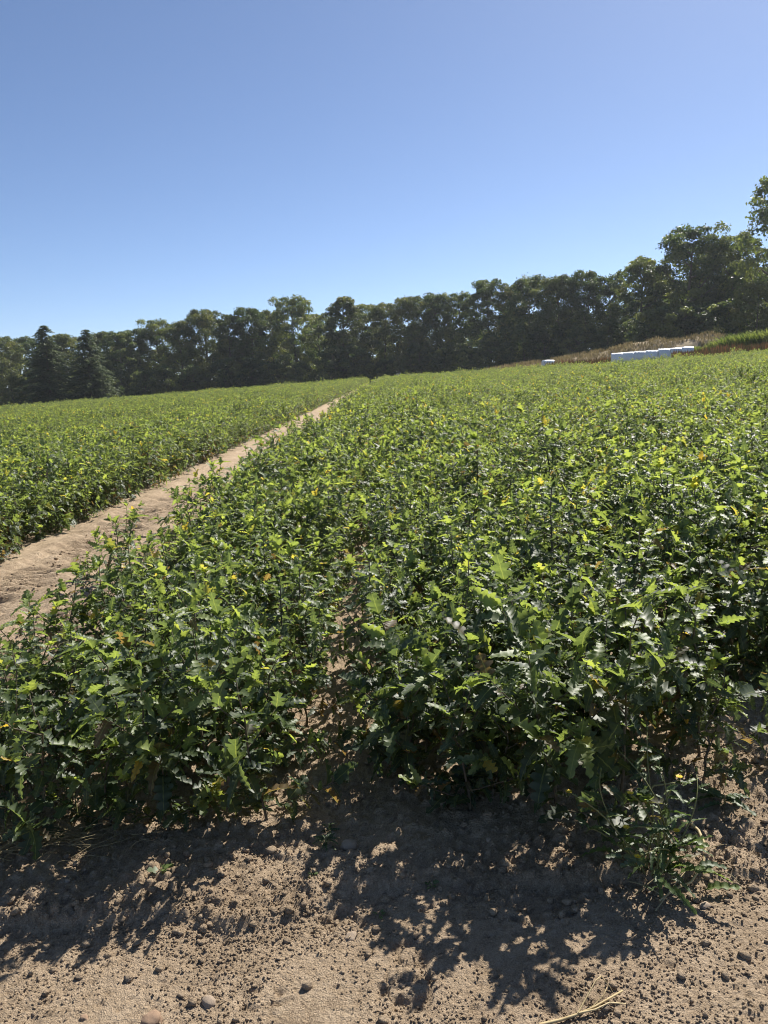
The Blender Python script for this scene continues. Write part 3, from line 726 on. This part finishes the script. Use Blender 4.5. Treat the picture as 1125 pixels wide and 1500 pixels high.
Lb = math.hypot(pb.x - pa.x, pb.y - pa.y); ang = math.atan2(pb.y - pa.y, pb.x - pa.x)
blab = ['white film-wrapped bale at the left end of the bale row', 'second white wrapped bale from the left end of the row', 'third white wrapped bale from the left end of the row',
        'fourth white wrapped bale, left of the gap in the bale row', 'fifth white wrapped bale, right of the gap in the bale row', 'sixth white wrapped bale, next to last at right of row', 'white film-wrapped bale at the right end of the bale row']
for k in range(7):
    f = k / 6; x = pa.x + (pb.x - pa.x) * f + (0.06 if k > 3 else -0.06); y = pa.y + (pb.y - pa.y) * f + rnd.uniform(-.02, .02)
    tag(o := link('wrapped_bale', BALES[k % 4], None, (x, y, float(gz(x, y)) - 0.02)), blab[k], 'bale', 'white wrapped bales behind the field')
    o.rotation_euler = (0, 0, ang + rnd.uniform(-.008, .008)); o.scale = (Lb / 6 / 1.13, 1.0, (0.93 if k < 4 else 0.98) * rnd.uniform(.995, 1.005))
p = at_depth(803, 519, 92.0)
o = link('wrapped_bale', BALES[2], None, (p.x, p.y, float(gz(p.x, p.y)))); o.rotation_euler = (0, 0, 0.2); o.scale = (1.05, 0.9, 0.78)
tag(o, 'single white wrapped bale standing apart to the left of the row', 'bale', 'white wrapped bales behind the field')

r = np.random.default_rng(72)
def scatter_strip(px0, px1, D0, D1, n):
    u = r.random(n); d = D0 + (D1 - D0) * r.random(n); ra = [ray(a, 520) for a in (px0, px1)]
    s0, s1 = ra[0].x / ra[0].y, ra[1].x / ra[1].y
    x = (s0 + (s1 - s0) * u) * d; return np.stack([x, d, gz(x, d)], 1)
P = np.vstack([scatter_strip(985, 1190, 70, 77, 5200), scatter_strip(800, 990, 82.5, 90, 2600)])
pat = vnoise(P[:, 0] * 0.6, P[:, 1] * 0.6, 15); n = len(P)
hh = r.uniform(0.5, 1.15, n) * (0.7 + 0.6 * pat); hh[5200:] *= 0.75
V, F, T = blades(r, P, hh, np.full(n, 0.045), np.clip(pat * r.uniform(0.2, 1.5, n), 0, 1), 0.16)
tag(link('dock_weeds', mesh_np('dock_weeds', V, F, [M_DOCK], {'tint': T})), 'reddish-brown dock and weeds along the far edge of the field', 'weeds', kind='stuff')
def broom_mesh(seed):
    r = np.random.default_rng(seed); n = 2600
    a = r.random(n) * 6.283; q = r.random(n) ** 0.6 * 1.25
    P = np.stack([np.cos(a) * q * 0.6, np.sin(a) * q * 0.6, r.random(n) ** 1.5 * 0.9], 1)
    hgt = r.uniform(0.5, 1.25, n) * (1.1 - 0.3 * q)
    V, F, T = blades(r, P, hgt, np.full(n, 0.028), np.clip(r.normal(0.5, 0.22, n), 0.12, 1), 0.22)
    V[:, 0] += (V[:, 0]) * 0.35 * np.clip(V[:, 2], 0, 2); V[:, 1] += (V[:, 1]) * 0.35 * np.clip(V[:, 2], 0, 2)
    return mesh_np('twigs', V, F, [M_BROOM], {'tint': T})
BROOM = [broom_mesh(80), broom_mesh(81), broom_mesh(82)]
wood = MB()
for k in range(7):
    a = k * 0.9; wood.add(*tube([(0, 0, -0.1), (0.1 * math.cos(a), 0.1 * math.sin(a), 0.4), (0.3 * math.cos(a), 0.3 * math.sin(a), 0.95)], [0.03, 0.022, 0.01], 5))
WOOD = wood.mesh('stems', [M_STEM])
for i, (px, D, s) in enumerate([(1020, 87, .55), (1050, 84, .72), (1072, 81, .9), (1098, 80, 1.0), (1124, 79, 1.0), (1150, 78, 1.05), (1178, 78, 1.1)]):
    q = at_depth(px, 500, D); o = thing('broom_bush', 'bright green broom bush of upright twigs by the right forest, %s from the left' % ORD[i], 'bush', (q.x, q.y, float(gz(q.x, q.y)) - 0.05), i * 1.3, 'broom bushes below the right-hand trees')
    o.scale = (s * 1.4, s * 1.4, s * 1.25); link('twigs', BROOM[i % 3], o); link('stem', WOOD, o)

# ------------------------------------------------------------------ foreground: weeds, stones, stalks, crumbs
def narrow_leaf(seed, wide=0.16, teeth=4, curl=0.35):
    return leaf_shape(teeth, seed, 0.4, curl, wide, 0.03)
WL = [narrow_leaf(1), narrow_leaf(2, 0.19, 4, 0.1), narrow_leaf(3, 0.13, 5, 0.6)]
def put_leaf(parent, p, d, up, ln, shp, tint, name='leaf', mat=M_WEED):
    V, F, mid = shp; R = frame(np.asarray(d, float), np.asarray(up, float))
    return link(name, mesh_np(name, np.asarray(p) + (V * ln) @ R.T, F, [mat], {'tint': np.full(len(V), tint), 'mid': mid}), parent)
def curve_pts(p0, p1, sag, n=9, side=(0, 0, 0)):
    t = np.linspace(0, 1, n)[:, None]
    return np.asarray(p0) * (1 - t) + np.asarray(p1) * t + np.sin(np.pi * t) * (np.array([0, 0, sag]) + np.asarray(side))
def flower(parent, p, rad):
    mb = MB(); c = np.asarray(p, float)
    for ring, (n, rr, lift) in enumerate([(13, 1.0, 0.25), (9, 0.6, 0.45)]):
        for k in range(n):
            a = 6.283 * k / n + ring * .3; d = np.array([math.cos(a), math.sin(a), lift]); s = np.array([-math.sin(a), math.cos(a), 0])
            mb.add([c, c + d * rad * rr * .6 + s * rad * .16, c + d * rad * rr, c + d * rad * rr * .6 - s * rad * .16], [(0, 1, 2, 3)])
    f = link('flower', mb.mesh('flower', [M_YELLOW]), parent)
    V, F = tube([c + [0, 0, -0.012], c + [0, 0, -0.006], c + [0, 0, 0.0]], [0.002, 0.0045, 0.004], 7)
    link('sepal_cup', mesh_np('sepal_cup', V, F, [M_WEED], {'tint': np.full(len(V), .4), 'mid': np.zeros(len(V))}), f)
r = np.random.default_rng(90)
base = on_ground(955, 1285); B = np.array([base.x, base.y, surf(base.x, base.y)])
wd = thing('flowering_weed', 'sprawling thin-stemmed weed with small yellow flowers at the right bed end', 'weed', tuple(B))
def rel(px, py, D): q = at_depth(px, py, D); return np.array([q.x, q.y, q.z]) - B
tips = [(923, 1162, 2.08, True), (917, 1212, 2.02, True), (833, 1160, 2.12, True), (995, 1138, 2.16, True), (991, 1217, 2.05, True), (905, 1098, 2.24, False), (948, 1070, 2.26, False),
        (1020, 1130, 2.2, False), (880, 1130, 2.16, False), (965, 1120, 2.14, False), (862, 1215, 2.08, False), (934, 1255, 1.98, True)]
for i, (px, py, D, fl) in enumerate(tips):
    tp = rel(px, py, D); p0 = np.array([r.normal(0, .03), r.normal(0, .03), -0.01])
    P = curve_pts(p0, tp, 0.05, 10, (r.normal(0, .03), r.normal(0, .02), 0))
    V, F = tube(P, np.linspace(0.0036, 0.0014, 10), 5); link('stem', mesh_np('stem', V, F, [M_SHOOT], smooth=True), wd)
    for k in range(2, 9):
        for _ in range(1 if k < 7 else 2):
            a = r.random() * 6.283; d = np.array([math.cos(a), math.sin(a), r.uniform(-.1, .7)])
            put_leaf(wd, P[k], d, [0, 0, 1.0] + r.normal(0, .3, 3), r.uniform(0.03, 0.085) * (1.2 - k * .07), WL[int(r.integers(0, 3))], float(np.clip(r.normal(.45, .2), .13, .95)))
    if fl: flower(wd, tp, 0.0115)
    else:
        V, F = tube([tp, tp + [0, 0, .007], tp + [0, 0, .014]], [0.002, 0.004, 0.002], 6); link('bud', mesh_np('bud', V, F, [M_WEED], {'tint': np.full(len(V), .7), 'mid': np.zeros(len(V))}), wd)
for k in range(46):                                       # basal tangle
    a = r.random() * 6.283; q = r.random() * .14
    put_leaf(wd, [math.cos(a) * q, math.sin(a) * q - .03, r.uniform(0, .12)], [math.cos(a), math.sin(a), r.uniform(-.1, .9)], [0, 0, 1.0] + r.normal(0, .4, 3), r.uniform(.04, .10), WL[int(r.integers(0, 3))], float(np.clip(r.normal(.4, .2), .13, .95)))
def ground_pt(px, py, dz=0.0):
    q = on_ground(px, py); return np.array([q.x, q.y, surf(q.x, q.y) + dz])
pl = [ground_pt(*q) - B for q in [(1008, 1228, .05), (1022, 1245, .05), (1033, 1262, .035), (1030, 1280, .02), (1012, 1296, .012), (988, 1306, .01), (966, 1322, .008)]]
V, F = tube(np.array(pl), np.linspace(0.0052, 0.0025, 7), 6); link('bent_stem', mesh_np('bent_stem', V, F, [M_STRAW], smooth=True), wd)
pl = [ground_pt(*q) - B for q in [(920, 1252, .10), (955, 1212, .12), (1000, 1205, .13)]]
V, F = tube(np.array(pl), [0.003, .0035, .002], 6); link('bent_stem', mesh_np('bent_stem', V, F, [M_SHOOT], smooth=True), wd)
for (a, b) in [((855, 1232), (905, 1222)), ((1030, 1275), (1064, 1250)), ((1040, 1285), (1085, 1300)), ((930, 1310), (1000, 1270)), ((905, 1268), (1000, 1266)), ((960, 1335), (1010, 1285)), ((920, 1290), (985, 1325))]:
    p0, p1 = ground_pt(*a, .006) - B, ground_pt(*b, .012) - B
    V, F = tube(curve_pts(p0, p1, 0.015, 6, (r.normal(0, .01), 0, 0)), np.linspace(.0022, .001, 6), 5); link('dry_twig', mesh_np('dry_twig', V, F, [M_HAY], smooth=True), wd)

# a few broad-leaved plants low at the row ends
def rosette(px, py, n, ln, label, name, tint, shp=None, hgt=0.03, cat='weed'):
    b = ground_pt(px, py); o = thing(name, label, cat, tuple(b))
    for k in range(n):
        a = k * 2.4 + r.random(); d = [math.cos(a), math.sin(a), r.uniform(.1, .7)]
        put_leaf(o, [math.cos(a) * .006, math.sin(a) * .006, hgt * r.random()], d, [0, 0, 1.0] + r.normal(0, .2, 3), ln * r.uniform(.7, 1.2), shp or WL[int(r.integers(0, 3))], float(np.clip(tint + r.normal(0, .08), .13, .95)))
    V, F = tube([(0, 0, -.01), (0, 0, hgt * .5), (0, 0, hgt)], [.002, .002, .001], 5); link('stem', mesh_np('stem', V, F, [M_SHOOT]), o)
ROUND = leaf_shape(2, 9, 0.1, 0.1, 0.36, 0.01)
rosette(237, 1287, 4, 0.035, 'tiny two-leaved green sprout on the bare soil in front of left bed', 'green_sprout', .65, ROUND)
rosette(478, 1250, 26, 0.030, 'small dark green weed tuft left of the pinkish stone', 'weed_tuft', .3, None, .03)
rosette(482, 1222, 18, 0.026, 'small weed tuft in shade above the pinkish stone', 'weed_tuft', .28, None, .03)
rosette(458, 1296, 7, 0.014, 'minute pale seedling weed below the dark weed tuft', 'green_sprout', .6, ROUND, .01)
rosette(632, 1297, 6, 0.016, 'minute pale green sprout on shaded soil between the beds', 'green_sprout', .6, ROUND, .01)
rosette(556, 1341, 4, 0.014, 'speck-sized green sprout beside the wheel track edge', 'green_sprout', .6, ROUND, .01)
rosette(1060, 1190, 9, 0.085, 'grey-green jagged-leaved weed at the right bed corner', 'weed_tuft', .35, None, .04)
b = ground_pt(115, 1205)
o = thing('broad_leaved_weed', 'low weed with broad rounded dark leaves at the left bed front', 'weed', tuple(b))
for k in range(9):
    a = k * 2.4; st = np.array([math.cos(a) * .10, math.sin(a) * .07 - .03, .06 + .10 * r.random()])
    V, F = tube(curve_pts([0, 0, -.01], st, .03, 5), [.003, .0025, .002, .002, .0015], 5); link('stalk', mesh_np('stalk', V, F, [M_SHOOT]), o)
    put_leaf(o, st, [math.cos(a), math.sin(a) - .4, .15], [0, -.3, 1.0] + r.normal(0, .25, 3), r.uniform(.07, .11), leaf_shape(2, 20 + k, .1, .2, .44, .02), .2 + .1 * r.random())

# dead grass heap at the left, dry stalk at the lower right
b = ground_pt(42, 1252); o = thing('dead_grass_heap', 'flattened heap of dead yellow grass at the left edge before the bed', 'dead grass', tuple(b)); mb = MB()
for k in range(210):
    a = r.normal(0.5, 0.7); c = np.array([r.normal(0, .16), r.normal(0, .055), .012 + .035 * r.random()]); L = r.uniform(.05, .17)
    d = np.array([math.cos(a), math.sin(a) * .7, r.normal(0, .12)]) * L
    P = curve_pts(c - d * .5, c + d * .5, r.uniform(-.012, .02), 5, (r.normal(0, .012), r.normal(0, .012), 0)); P[:, 2] = np.maximum(P[:, 2], .004)
    mb.add(*tube(P, np.linspace(.0015, .0007, 5), 4))
l = link('grass_blades', mb.mesh('grass_blades', [M_HAY]), o); l['kind'] = 'stuff'
b = ground_pt(868, 1478); o = thing('dry_stalk', 'forked dry straw-coloured stalk lying on the bare soil, lower right', 'stalk', tuple(b))
def gp(px, py, dz): return ground_pt(px, py, dz) - b
for nm, pts, r0, r1 in [('stem', [(790, 1502, .006), (820, 1495, .006), (846, 1488, .008), (870, 1479, .012), (912, 1459, .020)], .0042, .0022),
                        ('side_stem', [(846, 1488, .010), (858, 1472, .02), (872, 1455, .04), (880, 1450, .045)], .002, .0012),
                        ('side_stem', [(880, 1450, .045), (892, 1457, .03), (905, 1468, .008)], .0011, .0007),
                        ('side_stem', [(848, 1488, .012), (872, 1483, .012), (893, 1474, .014), (917, 1472, .012)], .0026, .0015),
                        ('side_stem', [(866, 1478, .008), (884, 1466, .02), (889, 1459, .03)], .0014, .0008)]:
    V, F = tube(np.array([gp(*q) for q in pts]), np.linspace(r0, r1, len(pts)), 7); link(nm, mesh_np(nm, V, F, [M_STRAW], smooth=True), o)

import bmesh
def rock_mesh(name, seed, sub, mat, rough=0.25, flat=0.75):
    bm = bmesh.new(); bmesh.ops.create_icosphere(bm, subdivisions=sub, radius=1.0)
    q = random.Random(seed); off = Vector((q.random() * 9, q.random() * 9, q.random() * 9))
    from mathutils import noise as mn
    for v in bm.verts:
        d = mn.noise(v.co * 1.1 + off) * 0.9 * rough + mn.noise(v.co * 2.6 + off) * 0.7 * rough + mn.noise(v.co * 6 + off) * 0.28 * rough
        v.co *= 1 + d; v.co.z *= flat
    me = bpy.data.meshes.new(name); bm.to_mesh(me); bm.free(); me.materials.append(mat); me.shade_smooth(); return me
for i, (px, py, w, mat, lab) in enumerate([
        (511, 1249, 27, M_STONE, 'pinkish knobbly stone on the soil between the two beds'), (514, 1369, 22, M_STONE, 'rounded stone at the tip of the shadow, centre of the wheel track'),
        (306, 1467, 23, M_STONE, 'flat pale pebble lying on the wheel track, lower left'), (222, 1494, 28, M_STONE_RED, 'reddish flat stone at the bottom edge of the picture'),
        (408, 1254, 14, M_STONE, 'small pale stone in front of the left bed corner'), (100, 1304, 9, M_STONE, 'little white pebble below the dead grass heap'),
        (155, 1398, 10, M_STONE, 'little pebble at the edge of the long left shadow'), (716, 1241, 12, M_STONE, 'small grey stone in the shade of the right bed'),
        (123, 1489, 12, M_STONE_RED, 'small brown clod-like stone left of the reddish stone'), (1033, 1325, 16, M_STONE, 'pale lump of stone right of the flowering weed')]):
    q = on_ground(px, py); D = (q - Vector((0, 0, EYE))).length; rad = w / F_PX * D * 0.41
    o = link('stone', rock_mesh('stone', i + 3, 3, mat, 0.28), None, (q.x, q.y, surf(q.x, q.y) + rad * 0.12)); o.scale = (rad * 1.05, rad * 0.85, rad * 0.85)
    o.rotation_euler = (0, 0, i * 1.1); tag(o, lab, 'stone', 'stones on the bare soil')

# crumbs of soil strewn over the headland, one uncountable mass
r = np.random.default_rng(95)
crumb = []
for k in range(6):
    me = rock_mesh('crumb', 40 + k, 1 if k < 4 else 2, M_SOIL, 0.6, 0.8)
    V = np.zeros(len(me.vertices) * 3); me.vertices.foreach_get('co', V); Fc = np.array([p.vertices[:] for p in me.polygons]); crumb.append((V.reshape(-1, 3), Fc)); bpy.data.meshes.remove(me)
mb = MB()
n = 135000; cx_ = r.uniform(-1.75, 1.8, n); cy_ = 1.45 + 2.0 * r.random(n) ** 1.5
dens = vnoise(cx_ * 4, cy_ * 6, 31) * 0.7 + 0.55 * np.exp(-((cy_ - ledge(cx_)) / 0.10) ** 2) + 0.18 * (cy_ > 2.1)
ok = (dens > r.uniform(0.08, 0.92, n)) & (np.abs(cx_) < 0.57 * cy_ + .25); cx_, cy_ = cx_[ok], cy_[ok]
hz = gz(cx_, cy_) + detail(cx_, cy_); n = len(cx_)
sz = 0.0015 + 0.0034 * r.random(n) ** 2 + np.where(r.random(n) < 0.035, 0.010 * r.random(n) ** 2.2, 0)
ck = np.where(sz < 0.008, r.integers(0, 4, n), r.integers(4, 6, n)); an = r.random(n) * 6.283
for k in range(6):
    q = np.where(ck == k)[0]
    if not len(q): continue
    V, F = crumb[k]; W = V[None] * (sz[q][:, None, None] * r.uniform(.7, 1.3, (len(q), 1, 3)))
    ca, sa = np.cos(an[q])[:, None], np.sin(an[q])[:, None]
    W = np.stack([W[..., 0] * ca - W[..., 1] * sa + cx_[q][:, None], W[..., 0] * sa + W[..., 1] * ca + cy_[q][:, None], W[..., 2] + (hz[q] + sz[q] * 0.35)[:, None]], -1)
    mb.add(W.reshape(-1, 3), (F[None] + np.arange(len(q))[:, None, None] * len(V)).reshape(-1, 3))
print('crumbs', n)
me = mb.mesh('soil_crumbs', [M_SOIL], False)
tag(link('soil_crumbs', me), 'loose crumbs and clods of sandy soil strewn over the headland', 'soil crumbs', kind='stuff')
# crumbs on the long track
mb = MB()
for k_ in range(1500):
    x = r.uniform(TRACK_L - .1, TRACK_R + .1); y = 3.3 + 7 * r.random() ** 1.5; s = 0.006 + 0.012 * r.random() ** 3
    V, F = crumb[int(r.integers(0, 4))]; mb.add((V * s * r.uniform(.75, 1.25, 3)) + [x, y, float(gz(x, y)) + s * .3 - .005], F)
tag(link('track_crumbs', mb.mesh('track_crumbs', [M_SOIL], True)), 'loose crumbs of soil scattered along the dirt track', 'soil crumbs', kind='stuff')

# ------------------------------------------------------------------ thin summer haze between the camera and the forest
hm, nt, out = new_mat('thin_haze')
pv = N(nt, 'ShaderNodeVolumePrincipled'); pv.inputs['Color'].default_value = (0.88, 0.94, 1.0, 1); pv.inputs['Density'].default_value = 0.0002; pv.inputs['Anisotropy'].default_value = 0.3
nt.links.new(pv.outputs[0], out.inputs['Volume'])
x0, x1, y0, y1, z0, z1 = -1000, 1000, -600, 1600, -60, 60
HV = [(x, y, z) for z in (z0, z1) for y in (y0, y1) for x in (x0, x1)]
HF = [(0, 2, 3, 1), (4, 5, 7, 6), (0, 1, 5, 4), (2, 6, 7, 3), (0, 4, 6, 2), (1, 3, 7, 5)]
hz_o = link('haze', mesh_np('haze', HV, HF, [hm])); hz_o['kind'] = 'stuff'; hz_o['label'] = 'thin pale haze in the air over the field'; hz_o['category'] = 'haze'
